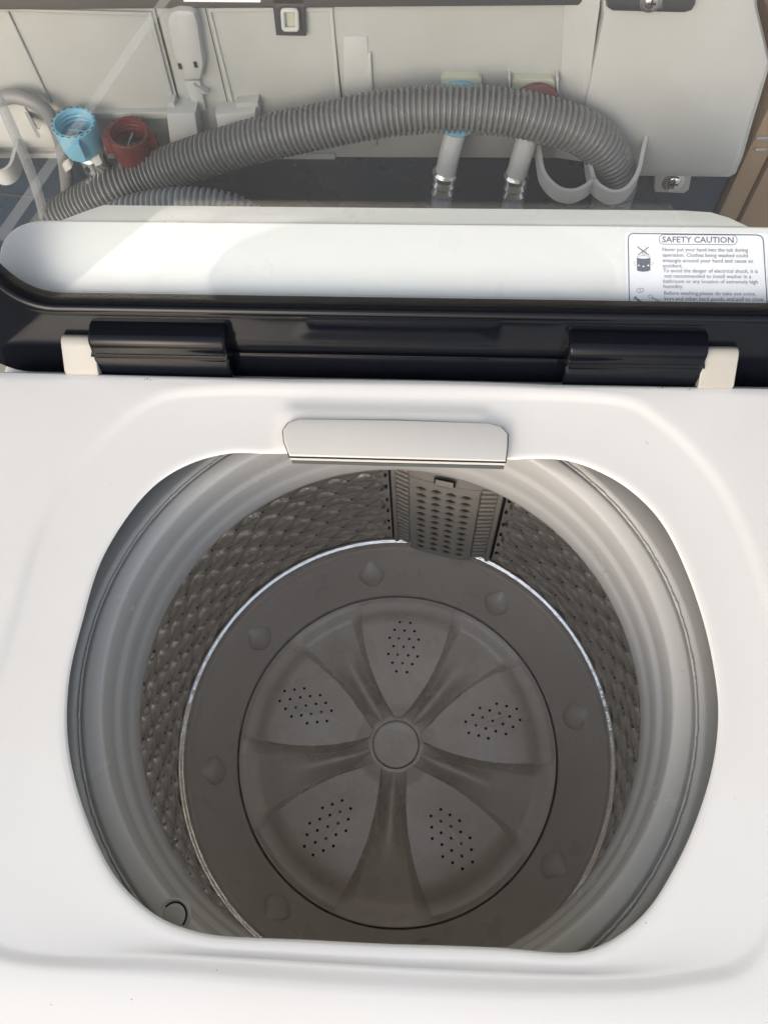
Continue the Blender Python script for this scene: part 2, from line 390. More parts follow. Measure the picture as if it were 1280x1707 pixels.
# filler plug
pp = Z(290, 1528, -.044)
mt = Matrix.Translation((pp.x, pp.y, -.0442))
MB().lathe([(.0092, -.001), (.0090, .0003), (.0084, .0006), (.0076, .0005), (.0073, .0001), (.0072, -.003)], 48, mt).build('plug_collar', 'ring', br, ang=60)
pg = MB().lathe([(.0073, .00005), (.0060, .00005)], 48, mt); pg.build('plug_groove', 'hole', br)
MB().lathe([(.0063, -.0005), (.0063, .0004), (.0058, .0009), (.0045, .0010), (.0002, .0011)], 48, mt).build('filler_plug', 'ring', br, ang=60)

# stainless drum wall with embossed scales
RD = .2125; ZT, ZB = -.119, -.338
FA0, FA1 = math.radians(64.2), math.radians(92.4)
PW, PH = .0285, .0380
NCOL = round(2 * PI * RD / PW)
na, nz = 1320, 210
vs = []; fs = []
def emb(a_, z):
    """inward relief of lens-shaped scales in staggered rows"""
    d = min(abs((a_ - FA0 + PI) % (2 * PI) - PI), abs((a_ - FA1 + PI) % (2 * PI) - PI))
    inside = FA0 < a_ < FA1
    if inside: return 0
    fade = smooth01((d - .035) / .03) * smooth01((z + .327) / .010)
    best = 0
    for row in (0, 1):
        q = z / PH; rr_ = round(q - .5 * row) + .5 * row
        u_ = a_ / (2 * PI) * NCOL + (.5 * row); u_ = abs(u_ - round(u_)) * 2       # 0 centre..1 tip
        v_ = abs(q - rr_) * 2
        e_ = v_ / max(.001, .54 * (1 - u_ ** 1.7))
        if u_ < 1 and e_ < 1: best = max(best, (1 - e_ ** 2.2) * (1 - u_ ** 2.5) ** .7)
    return .0050 * best * fade
for k in range(nz + 1):
    z = ZB + (ZT - ZB) * k / nz
    for i in range(na):
        a_ = 2 * PI * i / na
        r_ = RD - emb(a_, z) + .0003 * noise.noise(Vector((math.cos(a_) * 9, math.sin(a_) * 9, z * 50)))
        vs.append((r_ * math.cos(a_), r_ * math.sin(a_), z))
for k in range(nz):
    for i in range(na):
        j = (i + 1) % na; fs.append((k * na + i, (k + 1) * na + i, (k + 1) * na + j, k * na + j))
dm = MB(); dm.v = vs; dm.f = fs
drum = dm.build('drum_wall', 'steel', WM, ang=180)
hm = MB()
for ki in range(int((ZT - ZB) / (PH / 2))):
    row = ki % 2; z = (round(ZB / (PH / 2)) + ki) * PH / 2
    row = int(round(z / (PH / 2))) % 2
    for i in range(NCOL):
        a_ = 2 * PI * (i + (0 if row else .5)) / NCOL
        d = min(abs((a_ - FA0 + PI) % (2 * PI) - PI), abs((a_ - FA1 + PI) % (2 * PI) - PI))
        if FA0 - .06 < a_ < FA1 + .06 or z < -.318 or z > -.13: continue
        c_ = Vector((math.cos(a_), math.sin(a_), 0)); tdir = Vector((-c_.y, c_.x, 0)); cen = c_ * (RD - .0010) + Vector((0, 0, z)); rh = .00095
        hm.add([cen + tdir * (rh * math.cos(q)) + Vector((0, 0, rh * math.sin(q))) for q in [PI / 3 * w_ for w_ in range(6)]], [(5, 4, 3, 2, 1, 0)])
hm.build('drain_holes', 'hole', drum, kind='stuff', smooth=False)
# slots and seam strips beside the filter
for aa in (FA0 - .03, FA1 + .03):
    s_ = MB()
    for zz in (-.16, -.185, -.21, -.235, -.26, -.285, -.305):
        c_ = Vector((math.cos(aa), math.sin(aa), 0)); mt = Matrix.Translation(c_ * (RD - .0006) + Vector((0, 0, zz + random.uniform(-.002, .002)))) @ Matrix.Rotation(aa, 4, 'Z')
        s_.box((-.0004, -.0012, -.0022), (.0004, .0012, .0022), mtx=mt)
    s_.build('slots', 'hole', drum, kind='stuff')
# bright rolled rim between steel and base
MB().lathe([(.2119, -.3300), (.2114, -.3318), (.2102, -.3326), (.2088, -.3329), (.2076, -.3337), (.2070, -.3352), (.2068, -.3372), (.2066, -.3400), (.2064, -.3440)], 540).build('steel_rim', 'rimsteel', WM, ang=180)

# plastic tub base (dish) with pear-shaped bumps
bp_ = [(.2100, -.3405), (.2070, -.3420), (.2045, -.3445), (.2030, -.3475), (.2015, -.3500), (.1985, -.3535), (.1920, -.3620), (.1850, -.3720), (.1790, -.3810), (.1735, -.3880), (.1705, -.3918), (.1690, -.3935), (.1684, -.3960), (.1684, -.410), (.10, -.411), (.0005, -.411)]
tb = MB().lathe(bp_, 300).build('tub_base', 'base', WM, ang=60)
bm_ = MB()
nb, mb_ = 28, 20; vv = []; ff = []
for i in range(nb + 1):            # pear of revolution, axis x: round end at -x, point at +x
    t = i / nb; x = -.0150 + .0400 * t
    r_ = .0150 * (math.sin(PI * min(1, t * 1.05)) ** .62 if t < .42 else (.5 + .5 * math.cos(PI * ((t - .42) / .58) ** 1.05)) ** .72) if i not in (0, nb) else .0001
    for k in range(mb_):
        q = 2 * PI * k / mb_; vv.append((x, r_ * math.cos(q), r_ * math.sin(q) * .55))
for i in range(nb):
    for k in range(mb_):
        l = (k + 1) % mb_; ff.append((i * mb_ + k, i * mb_ + l, (i + 1) * mb_ + l, (i + 1) * mb_ + k))
bm_.v = vv; bm_.f = ff
proto = None
for k in range(8):
    an = math.radians(101 + 45 * k)
    if proto is None:
        proto = fixn(bm_.build('bump', 'base', tb, ang=180)); o = proto
    else:
        o = proto.copy(); COL.objects.link(o); o.parent = tb
    o.matrix_local = Matrix.Rotation(an, 4, 'Z') @ Matrix.Translation((.1865, 0, -.3725)) @ Matrix.Rotation(-math.radians(52), 4, 'Y')

# pulsator
VA = [math.radians(52 + 72 * k) for k in range(5)]
def pz(r_, a_):
    F = .0215 * (1 - smooth01((r_ - .130) / .036)) + .002 * (1 - smooth01((r_ - .160) / .006))
    floor_ = -.3965 - .0092 * smooth01((r_ - .024) / .02) * (1 - smooth01((r_ - .146) / .019))
    lat = 9
    for va in VA:
        d = abs((a_ - va + PI) % (2 * PI) - PI)
        lat = min(lat, d * r_)
    w_ = .0120 + .050 * r_ + 2.3 * max(0, r_ - .05) ** 2
    edge = .0035 + .070 * r_
    q = (lat - (w_ - edge)) / edge
    q = max(0, min(1, q)); m_ = q ** 1.55 if q < .97 else 1
    fan = F * m_ + .0030 * m_ * min(1, max(0, lat - w_) / .034) * (1 - smooth01(abs(r_ - .10) / .06))
    s_ = w_ * (.56 + .45 * smooth01((r_ - .080) / .055))
    sp = .0220 * (1 - smooth01((r_ - .090) / .064)) * math.exp(-(lat / s_) ** 2.0)
    hub = .0200 * (1 - smooth01((r_ - .024) / .038))
    return floor_ + max(fan, sp, hub) 
nr, npa = 210, 1080
vs = []; fs = []
for k in range(nr + 1):
    r_ = .0275 + (.1665 - .0275) * k / nr
    for i in range(npa):
        a_ = 2 * PI * i / npa; vs.append((r_ * math.cos(a_), r_ * math.sin(a_), pz(r_, a_)))
for k in range(nr):
    for i in range(npa):
        j = (i + 1) % npa; fs.append((k * npa + i, (k + 1) * npa + i, (k + 1) * npa + j, k * npa + j))
base_i = len(vs)
for i in range(npa):
    a_ = 2 * PI * i / npa; vs.append((.1668 * math.cos(a_), .1668 * math.sin(a_), -.405))
for i in range(npa):
    j = (i + 1) % npa; fs.append((nr * npa + i, base_i + i, base_i + j, nr * npa + j))
pm = MB(); pm.v = vs; pm.f = fs
pul = pm.build('pulsator', 'puls', WM, ang=50)
zc = pz(.0275, 0)
MB().lathe([(.0278, zc-.0001), (.0247, zc + .0002), (.0242, zc - .0004), (.0237, zc - .002)], 96).build('hub_collar', 'puls', pul)
MB().lathe([(.0233, zc - .002), (.0233, zc - .0002), (.0229, zc + .0007), (.0218, zc + .0011), (.0205, zc + .0008), (.0120, zc + .0004), (.0001, zc + .0002)], 96).build('hub_cap', 'puls', pul, ang=60)
rows = [[(633, 181), (671, 184)], [(614, 210), (650, 213), (686, 215)], [(596, 239), (629, 242), (667, 244), (701, 246)], [(610, 270), (646, 273), (682, 275)], [(591, 298), (625, 301), (663, 304), (697, 307)], [(606, 330), (642, 332), (678, 335)], [(620, 361), (659, 364)]]
hp = []
for row in rows:
    for (x, y) in row:
        q = Z(380 + x / 2.207, 960 + y / 2.207, -.3915); hp.append(q)
hmb = MB(); gmb = MB()
for k in range(5):
    rot = Matrix.Rotation(math.radians(-72 * k), 3, 'Z')
    for q in hp:
        p = rot @ Vector((q.x, q.y, 0)); r_ = p.length; a_ = math.atan2(p.y, p.x)
        rh = .00150; vs = []
        for w_ in range(10):
            x = p.x + rh * math.cos(w_ * PI / 5); y = p.y + rh * math.sin(w_ * PI / 5)
            vs.append((x, y, pz(math.hypot(x, y), math.atan2(y, x)) + .00025))
        hmb.add(vs, [tuple(range(10))])
    for dx in (-.0060, -.001, .004):            # faint moulded grooves running through the hole field
        line = []
        for t in range(9):
            r_ = .082 + .042 * t / 8; x, y = dx + .0035, r_
            p = rot @ Vector((x, y, 0)); line.append(Vector((p.x, p.y, pz(p.length, math.atan2(p.y, p.x)) + .0001)))
        gmb.tube(line, .00028, 5)
hmb.build('water_holes', 'hole', pul, kind='stuff', smooth=False)
gmb.build('moulded_lines', 'puls', pul, kind='stuff')

# lint filter on the far wall
FC = math.radians(78.3)
def FP(u, d, z):            # u metres along the wall, d inward from the drum wall
    a_ = FC - u / .205; r_ = RD - d; return Vector((r_ * math.cos(a_), r_ * math.sin(a_), z))
lf = MB()
NU = 40
def fprof(u):            # inward bulge across the width
    return .003 + .0155 * (1 - (abs(u) / .0485) ** 3.2)
us = [-.047 + .094 * i / NU for i in range(NU + 1)]
zs = [-.128, -.150, -.20, -.25, -.29, -.315, -.324, -.328]
vv = []; ff = []
for k, z in enumerate(zs):
    for u in us:
        d = fprof(u) - .0015; 
        if k >= 6: d = max(.001, d - (.004 if k == 6 else .012))
        vv.append(FP(u, d, z))
for k in range(len(zs) - 1):
    for i in range(NU): ff.append((k * (NU + 1) + i, k * (NU + 1) + i + 1, (k + 1) * (NU + 1) + i + 1, (k + 1) * (NU + 1) + i))
fb = MB().add(vv, ff).build('lint_filter', 'filter', WM, ang=50)
# cloth behind the grille
cl = MB(); vv = []; ff = []
U0, U1, Z0, Z1 = -.0325, .0325, -.164, -.316
for k in range(2):
    for i in range(21):
        u = U0 + (U1 - U0) * i / 20; vv.append(FP(u, fprof(u) + .0003, Z0 if k == 0 else Z1))
for i in range(20): ff.append((i, i + 1, 22 + i, 21 + i))
cl.add(vv, ff).build('filter_cloth', 'mesh', fb)
# grille: 4 x 11 lens openings cut in a plate
gr = MB(); nc, nrw = 4, 11
bu, bz = .0035, .0045
cw = (U1 - U0 - 2 * bu) / nc; ch = (Z0 - Z1 - 2 * bz) / nrw
def G(u, z, d): return FP(u, fprof(u) + d, z)
for ci in range(nc):
    for ri in range(nrw):
        u0 = U0 + bu + ci * cw; z1 = Z0 - bz - ri * ch; u1 = u0 + cw; zz0 = z1 - ch
        cu, cz = (u0 + u1) / 2, (zz0 + z1) / 2
        outer = [(u0, cz), (u0, z1), (cu, z1), (u1, z1), (u1, cz), (u1, zz0), (cu, zz0), (u0, zz0)]
        hw, hh = cw * .43, ch * .40
        inner = [(cu - hw, cz), (cu - hw * .55, cz + hh * .62), (cu, cz + hh), (cu + hw * .55, cz + hh * .62), (cu + hw, cz), (cu + hw * .55, cz - hh * .62), (cu, cz - hh), (cu - hw * .55, cz - hh * .62)]
        vv = [G(u, z, .0024) for u, z in outer] + [G(u, z, .0024) for u, z in inner] + [G(u, z, .0005) for u, z in inner]
        ff = []
        for q in range(8):
            p = (q + 1) % 8; ff += [(q, p, 8 + p, 8 + q), (8 + q, 8 + p, 16 + p, 16 + q)]
        gr.add(vv, ff)
grille = gr.build('filter_grille', 'filter', fb, ang=30)
fr = MB()
for (ua, ub, za, zb_) in [(U0 - .001, U0 + bu, Z0, Z1), (U1 - bu, U1 + .001, Z0, Z1), (U0 + bu, U1 - bu, Z0, Z0 - bz), (U0 + bu, U1 - bu, Z1 + bz, Z1)]:
    n_ = 10; vv = []; ff = []
    for i in range(n_ + 1):
        u = ua + (ub - ua) * i / n_
        vv += [G(u, za, -.001), G(u, za, .0030), G(u, zb_, .0030), G(u, zb_, -.001)]
    for i in range(n_):
        for q in range(3): ff.append((4 * i + q, 4 * i + q + 1, 4 * i + q + 5, 4 * i + q + 4))
    ff += [(0, 1, 2, 3), (4 * n_ + 3, 4 * n_ + 2, 4 * n_ + 1, 4 * n_)]
    fr.add(vv, ff)
fixn(fr.build('grille_frame', 'filter', fb, ang=40))
for sgn in (-1, 1):
    rb = MB()
    for k in range(20):
        z = -.150 - k * .0086
        pts = []
        for t in range(7):
            u = sgn * (.0345 + .0115 * t / 6); pts.append(FP(u, fprof(u) + .0006, z + .0035 - .0045 * (t / 6) ** 1.5))
        rb.tube(pts, .0016, 6)
    rb.build('side_ribs', 'filter', fb, kind='stuff')
    e_ = MB()
    e_.tube([FP(sgn * .0490, .0025, z) for z in (-.128, -.2, -.27, -.328)], .0028, 8); e_.build('side_flange', 'filter', fb)
lt = MB()
for (ua, ub, za, zb_, d) in [(-.010, .010, -.1480, -.1595, .002)]:
    lt.add([G(ua, za, d), G(ub, za, d), G(ub, zb_, d), G(ua, zb_, d)], [(0, 1, 2, 3)])
lt.build('latch_recess', 'hole', fb)
MB().add([G(-.0085, -.1495, .0032), G(.0085, -.1495, .0032), G(.0085, -.1565, .0045), G(-.0085, -.1565, .0045), G(-.0085, -.1565, .0018), G(.0085, -.1565, .0018)], [(0, 1, 2, 3), (3, 2, 5, 4)]).build('latch', 'filter', fb, ang=20)
# dark gaps beside filter
for u in (-.0525, .0525):
    MB().add([FP(u - .0012, .0012, -.122), FP(u + .0012, .0012, -.122), FP(u + .0012, .0012, -.325), FP(u - .0012, .0012, -.325)], [(0, 1, 2, 3)]).build('filter_gap', 'hole', fb)

# ------------------------------------------------------------------ lid (raised)
YL = .1965
TILT = math.radians(14)
LM = Matrix.Translation((0, YL, -.0040)) @ Matrix.Rotation(-TILT, 4, 'X')      # local x, y(depth), z(up the lid)
Ln = (LM.to_3x3() @ Vector((0, -1, 0))).normalized()
def LP(px, py, dy=0):    # pixel -> point on lid plane at local depth dy, local coords
    p0 = LM @ Vector((0, dy, 0)); q = PL(px, py, p0, Ln); return LM.inverted() @ q
zg = LP(640, 516).z              # where the glass begins
xl = LP(-2, 400).x
XL, XR = -.302, .300
def rrect(x0, x1, z0, z1, r_, n=10, rb_=None):
    out = []; rb_ = rb_ if rb_ is not None else r_
    for (cx, cz, a0, rr_) in ((x1 - r_, z1 - r_, 0, r_), (x0 + r_, z1 - r_, PI / 2, r_), (x0 + rb_, z0 + rb_, PI, rb_), (x1 - rb_, z0 + rb_, 1.5 * PI, rb_)):
        for i in range(n + 1):
            t = a0 + PI / 2 * i / n; out.append((cx + rr_ * math.cos(t), cz + rr_ * math.sin(t)))
    return out
XA0 = LP(-30, 440).x; XA1 = .292
outer = rrect(XL, XR, -.012, .42, .035)
inner = rrect(XA0, XA1, zg, .405, .036)
lf_ = MB(); n_ = len(outer)
def loft(loops, close=True):
    vv = []; ff = []
    for lp in loops: vv += [LM @ Vector(p) for p in lp]
    for k in range(len(loops) - 1):
        for i in range(n_):
            j = (i + 1) % n_; ff.append((k * n_ + i, k * n_ + j, (k + 1) * n_ + j, (k + 1) * n_ + i))
    return vv, ff
def inset(lp, d, y, mid=(0, .2)):
    # offset a rounded rectangle loop inwards by d
    x0 = min(p[0] for p in lp); x1 = max(p[0] for p in lp); z0 = min(p[1] for p in lp); z1 = max(p[1] for p in lp)
    r_ = .036
    return [(p[0], y, p[1]) for p in rrect(x0 + d, x1 - d, z0 + d, z1 - d, max(.004, r_ - d))]
loops = [inset(outer, 0, .016), inset(outer, 0, .002), inset(outer, .002, 0.0)]
lo_z = zg
loops += [inset(inner, -.0085, 0.0), inset(inner, -.0075, -.0012), inset(inner, -.0050, -.0016), inset(inner, -.0022, -.0012), inset(inner, -.0006, 0.000), inset(inner, 0, .002), inset(inner, 0, .014), inset(outer, .002, .016), inset(outer, 0, .016)]
vv, ff = loft(loops)
lid = MB().add(vv, ff).build('lid_frame', 'black', WM, ang=40)
# step along the lower rail and raised lower band
MB().box((LP(390, 600).x, -.0030, -.008), (LP(944, 600).x, .001, LP(640, 588).z), .0012, LM).build('lower_rail', 'black', lid, ang=40)
glm = MB(); zz1 = .407
gl_loop = rrect(XA0 - .002, XA1 + .002, zg - .002, zz1, .036)
vv = [LM @ Vector((p[0], .0050, p[1])) for p in gl_loop] + [LM @ Vector((p[0], .0085, p[1])) for p in gl_loop]
ff = [tuple(range(n_))[::-1], tuple(range(n_, 2 * n_))]
glm.add(vv, ff)
glass = glm.build('glass_panel', 'glass', WM, smooth=False)
# printed dot border on the glass, following the frame
dots = MB(); dn = 0
pitch = .00165
def perim(d):
    return rrect(XA0 + d, XA1 - d, zg + d, .405 - d, max(.004, .036 - d), n=24)
for row in range(6):
    d = .0003 + row * pitch * .86
    lp = [Vector((p[0], 0, p[1])) for p in perim(d)]; lp.append(lp[0])
    lp = resample(lp, pitch)
    rad = .00072 - row * .00008
    for k, p in enumerate(lp):
        q = p + (lp[min(k + 1, len(lp) - 1)] - p) * (.5 * (row % 2))
        if q.z > .13: continue
        dots.add([LM @ Vector((q.x + rad * math.cos(t), .0046, q.z + rad * math.sin(t))) for t in [PI / 3 * z_ for z_ in range(6)]], [(0, 1, 2, 3, 4, 5)])
dots.build('frit_dots', 'black', glass, smooth=False, kind='stuff')
# pale strip behind the glass, added to imitate a reflected streak
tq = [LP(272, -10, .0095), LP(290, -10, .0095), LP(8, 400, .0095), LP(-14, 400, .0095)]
MB().add([LM @ Vector((p.x, .0092, p.z)) for p in tq], [(0, 1, 2, 3)]).build('reflection_strip', 'reflection_streak', glass, smooth=False)
# hinge blocks: rounded barrels on the lower rail
for (xa, xb) in ((157, 381), (945, 1178)):
    x0 = LP(xa, 600, -.013).x; x1 = LP(xb, 600, -.013).x
    zt_ = LP(270, 537, 0).z; ze = LP(270, 565, -.012).z
    pf = [(.004, -.004), (-.0100, -.004), (-.0125, -.001), (-.0136, .28 * ze), (-.0137, .48 * ze), (-.0130, .53 * ze), (-.0129, .57 * ze), (-.0137, .62 * ze), (-.0134, .88 * ze), (-.0120, .97 * ze), (-.0100, 1.03 * ze), (-.0030, zt_), (.004, zt_ + .0008)]
    b = bmesh.new(); n2 = len(pf)
    vl = [b.verts.new((x0, y, z)) for y, z in pf]; vr = [b.verts.new((x1, y, z)) for y, z in pf]
    for q in range(n2):
        p = (q + 1) % n2; b.faces.new((vl[q], vl[p], vr[p], vr[q]))
    fl, fr_ = b.faces.new(vl[::-1]), b.faces.new(vr)
    bmesh.ops.bevel(b, geom=list(fl.edges) + list(fr_.edges), offset=.0028, segments=4, profile=.5, affect='EDGES', clamp_overlap=True)
    bmesh.ops.recalc_face_normals(b, faces=b.faces[:])
    hb = MB().bm(b, LM).build('hinge_block', 'black', lid, ang=25)
# beige hinge brackets
for (xa, xb) in ((104, 160), (1172, 1232)):
    x0 = Y(xa, 595, .1795).x; x1 = Y(xb, 595, .1795).x
    m_ = Matrix()
    u2, n2_ = Vector((0, math.sin(math.radians(42)), math.cos(math.radians(42)))), Vector((0, -math.cos(math.radians(42)), math.sin(math.radians(42))))
    o2 = Vector((0, .1793, .0025)); tt = (PL(130, 560, o2, n2_) - o2).dot(u2)
    x0 = PL(xa, 595, o2, n2_).x; x1 = PL(xb, 595, o2, n2_).x
    pf = [o2 + u2 * t + n2_ * h for t, h in [(0, -.012), (0, -.0004), (.003, 0), (tt - .0055, 0), (tt - .0025, -.0008), (tt - .0006, -.0026), (tt, -.0050), (tt, -.012)]]
    pf = [(p.y, p.z) for p in pf]
    b = bmesh.new()
    vl = [b.verts.new((x0, y, z)) for y, z in pf]; vr = [b.verts.new((x1, y, z)) for y, z in pf]
    for q in range(len(pf)):
        p = (q + 1) % len(pf); b.faces.new((vl[q], vl[p], vr[p], vr[q]))
    b.faces.new(vl[::-1]); b.faces.new(vr)
    bmesh.ops.bevel(b, geom=b.edges[:], offset=.0012, segments=3, profile=.5, affect='EDGES', clamp_overlap=True)
    bmesh.ops.recalc_face_normals(b, faces=b.faces[:])
    MB().bm(b, m_).build('hinge_bracket', 'beige', WM, ang=40)

# ------------------------------------------------------------------ rear console behind the lid
SP0 = Vector((0, .2230, .0255)); SL = math.radians(30)
SX = Vector((1, 0, 0)); SYv = Vector((0, math.cos(SL), math.sin(SL))); SN = SX.cross(SYv)
def S(px, py, off=0): return PL(px, py, SP0 + SN * off, SN)
p_l = S(-3, 420); p_r = S(1235, 377)
top = S(300, 368)
ymax = (top - SP0).dot(SYv)
xl_ = S(0, 430).x - .001; xr_ = .292
rc = .036
loop = []
ylo = -.0005
hy = (ymax - ylo) / 2
for i in range(25):
    t = PI / 2 + PI * i / 24
    ex = abs(math.cos(t)) ** .85 * hy * 1.25; ey = hy * (1 if math.sin(t) > 0 else -1) * abs(math.sin(t)) ** .85
    loop.append(SP0 + SX * (xl_ + hy * 1.25 - ex) + SYv * (ylo + hy + ey))
loop += [SP0 + SX * xr_ + SYv * ylo, SP0 + SX * xr_ + SYv * ymax]
con = MB().prism(loop, -SN * .06, bev=.0018, seg=3).build('rear_console', 'console', WM, ang=40)
zt = .0522
rp = [Z(92, 370, zt), Z(140, 352, zt), Z(172, 341, zt), Z(640, 345.5, zt), Z(1140, 350, zt), Z(1185, 353, zt), Z(1215, 362, zt), Z(1256, 381, zt)]
ridge_y = S(300, 368).y - .001
rp += [Vector((rp[-1].x, ridge_y, zt)), Vector((rp[0].x, ridge_y, zt))]
MB().prism(rp[::-1], (0, 0, -.050), bev=.0016, seg=3).build('console_rear', 'console', WM, ang=40)
# base of console down to the panel
MB().box((-.288, .188, -.05), (.288, .305, -.016), .002).build('console_base', 'console', WM)

# safety sticker
st = bpy.data.objects
def Sx(px, py, off=.0004): return S(px, py, off)
corner = []
spx = [(1047, 385.5), (1276, 388), (1290, 392), (1290, 545), (1046, 540), (1041, 395), (1042, 388)]
stk = MB().add([S(x, y, .0003) for x, y in spx] + [S(x, y, .0) for x, y in spx], [tuple(range(7))[::-1]]).build('safety_sticker', 'paper', WM, smooth=False)
ln = MB(); LW = .00065
def rr_px(x0, y0, x1, y1, r_, dy=0, dx=0, n=6):
    out = []
    for cx, cy, a0 in ((x1 - r_, y0 + r_, -PI / 2), (x1 - r_, y1 - r_, 0), (x0 + r_, y1 - r_, PI / 2), (x0 + r_, y0 + r_, PI)):
        for i in range(n + 1):
            t = a0 + PI / 2 * i / n; out.append((cx + r_ * math.cos(t), cy + r_ * math.sin(t)))
    out.append(out[0])
    xm = (x0 + x1) / 2
    return [(x + dx * (y - y0), y + dy * (x - x0)) for x, y in out]
ln.ribbon([Sx(x, y) for x, y in [(1050, 545), (1049, 512), (1047, 400), (1047.5, 394), (1050, 390), (1054, 388.6), (1262, 391.2), (1268, 393), (1271.5, 397), (1272.5, 404), (1279, 512), (1281, 545)]], SN, .0007)
ln.ribbon([Sx(x, y) for x, y in rr_px(1098.5, 390.5, 1228.5, 406.5, 8, dy=.008)], SN, .0004)
# tub pictogram
ln.ribbon([Sx(1062, 410.5), Sx(1082, 425)], SN, .0006); ln.ribbon([Sx(1081.5, 411), Sx(1063, 425)], SN, .0006)
def ell(cx, cy, rx, ry, n=20, rot=0, a0=0, a1=2 * PI): 
    return [(cx + rx * math.cos(t) * math.cos(rot) - ry * math.sin(t) * math.sin(rot), cy + rx * math.cos(t) * math.sin(rot) + ry * math.sin(t) * math.cos(rot)) for t in [a0 + (a1 - a0) * i / n for i in range(n + 1)]]
barrel = [(1061, 429)] + ell(1072.5, 450, 11.3, 3, 10, 0, PI, 0) + [(1084, 429)] + ell(1072.5, 429, 11.3, 2.2, 10, 0, 0, -PI)[1:]
barrel = [(1061.2, 429), (1061.6, 450), (1065, 451.8), (1072, 452.6), (1080, 451.8), (1084, 450), (1084, 429), (1080, 430.6), (1072, 431.2), (1065, 430.6)]
ln.add([Sx(x, y, .00045) for x, y in barrel], [tuple(range(len(barrel)))])
ln.ribbon([Sx(x, y) for x, y in ell(1072.6, 428.5, 11.3, 2.6)], SN, .00025)
for pts in [[(1064, 418), (1066, 414), (1069, 417), (1071, 422)], [(1076, 424), (1077, 418), (1079, 415), (1077, 412)], [(1070, 426), (1072, 419), (1074, 425)], [(1073, 426), (1075, 417), (1077, 425)],
            [(1060, 437), (1057, 436), (1055, 438), (1058, 440)], [(1060, 441), (1057, 442)], [(1085, 437), (1088, 436), (1090, 438), (1087, 440)], [(1085, 441), (1088, 442)], [(1069, 412), (1070, 409)], [(1075, 412), (1076, 409)]]:
    ln.ribbon([Sx(x, y) for x, y in pts], SN, .00022)
ln.ribbon([Sx(x, y) for x, y in ell(1067, 483.5, 5.8, 3.6, rot=-.1)], SN, .00035); ln.ribbon([Sx(1066, 482), Sx(1068.5, 485)], SN, .0005)
ln.ribbon([Sx(1057, 497), Sx(1060, 494.5)], SN, .0012); ln.ribbon([Sx(1056, 500), Sx(1061, 493)], SN, .0003)
ln.ribbon([Sx(1060, 497.5), Sx(1071, 504.5)], SN, .0014)
ln.ribbon([Sx(x, y) for x, y in ell(1084, 494, 3.6, 2.6, rot=.5)], SN, .0003); ln.ribbon([Sx(1087, 495), Sx(1099, 501)], SN, .0004); ln.ribbon([Sx(1086, 497), Sx(1098, 502.5)], SN, .0003)
ln.ribbon([Sx(x, y) for x, y in [(1078, 514), (1086, 509), (1096, 508)]], SN, .0008)
ln.build('printed_lines', 'ink', stk, smooth=False)
wd = MB()
for x, y in ((1065, 442), (1072.5, 443.5), (1080.5, 442)):
    wd.add([Sx(a1, b1, .0006) for a1, b1 in [(x - 2, y + .8), (x - .5, y - 1.8), (x + 1.8, y + .4), (x, y + 1.6)]], [(0, 1, 2, 3)])
wd.build('drum_holes_print', 'paper', stk, smooth=False)
def lettering(txt, x0, x1, ybase, cap_px, bold, slope=.008):
    cu = bpy.data.curves.new('lettering', 'FONT'); cu.body = txt; cu.size = 1; cu.offset = bold; cu.resolution_u = 2
    o = bpy.data.objects.new('tmp', cu); COL.objects.link(o); dg = bpy.context.evaluated_depsgraph_get()
    me = bpy.data.meshes.new_from_object(o.evaluated_get(dg)); bpy.data.objects.remove(o)
    xs = [v.co.x for v in me.vertices]; mn, mx_ = min(xs), max(xs)
    me.name = 'lettering'
    for v in me.vertices:
        t = (v.co.x - mn) / (mx_ - mn); px = x0 + (x1 - x0) * t; py = ybase + slope * (px - x0) - v.co.y / .70 * cap_px
        v.co = Sx(px, py, .0005)
    me.materials.append(M['ink']); q = bpy.data.objects.new('lettering', me); COL.objects.link(q); q.parent = stk; return q
for args in [("SAFETY CAUTION", 1103.7, 1222.7, 403.3, 9.6, .012), ("Never put your hand into the tub during", 1103.9, 1246.5, 418.2, 6.3, .004), ("operation. Clothes being washed could", 1103.9, 1246.2, 427.4, 6.3, .004),
             ("entangle around your hand and cause an", 1104.3, 1255, 436.5, 6.3, .004), ("accident.", 1104.3, 1137.4, 445.2, 6.3, .004), ("To avoid the danger of electrical shock, it is", 1105.3, 1263, 453.4, 6.3, .004),
             ("not recommended to install washer in a", 1107.7, 1252, 462.4, 6.3, .004), ("bathroom or any location of extremely high", 1105.5, 1263, 471.2, 6.3, .004), ("humidity.", 1106, 1139, 479.8, 6.3, .004),
             ("Before washing,please do take out coins,", 1106.8, 1259.5, 491, 6.3, .004), ("keys and other hard goods, and pull to close", 1107.4, 1272, 500, 6.3, .004), ("the zip fastener to prevent clothes and barrel", 1107.8, 1274, 509, 6.3, .004)]:
    lettering(*args)

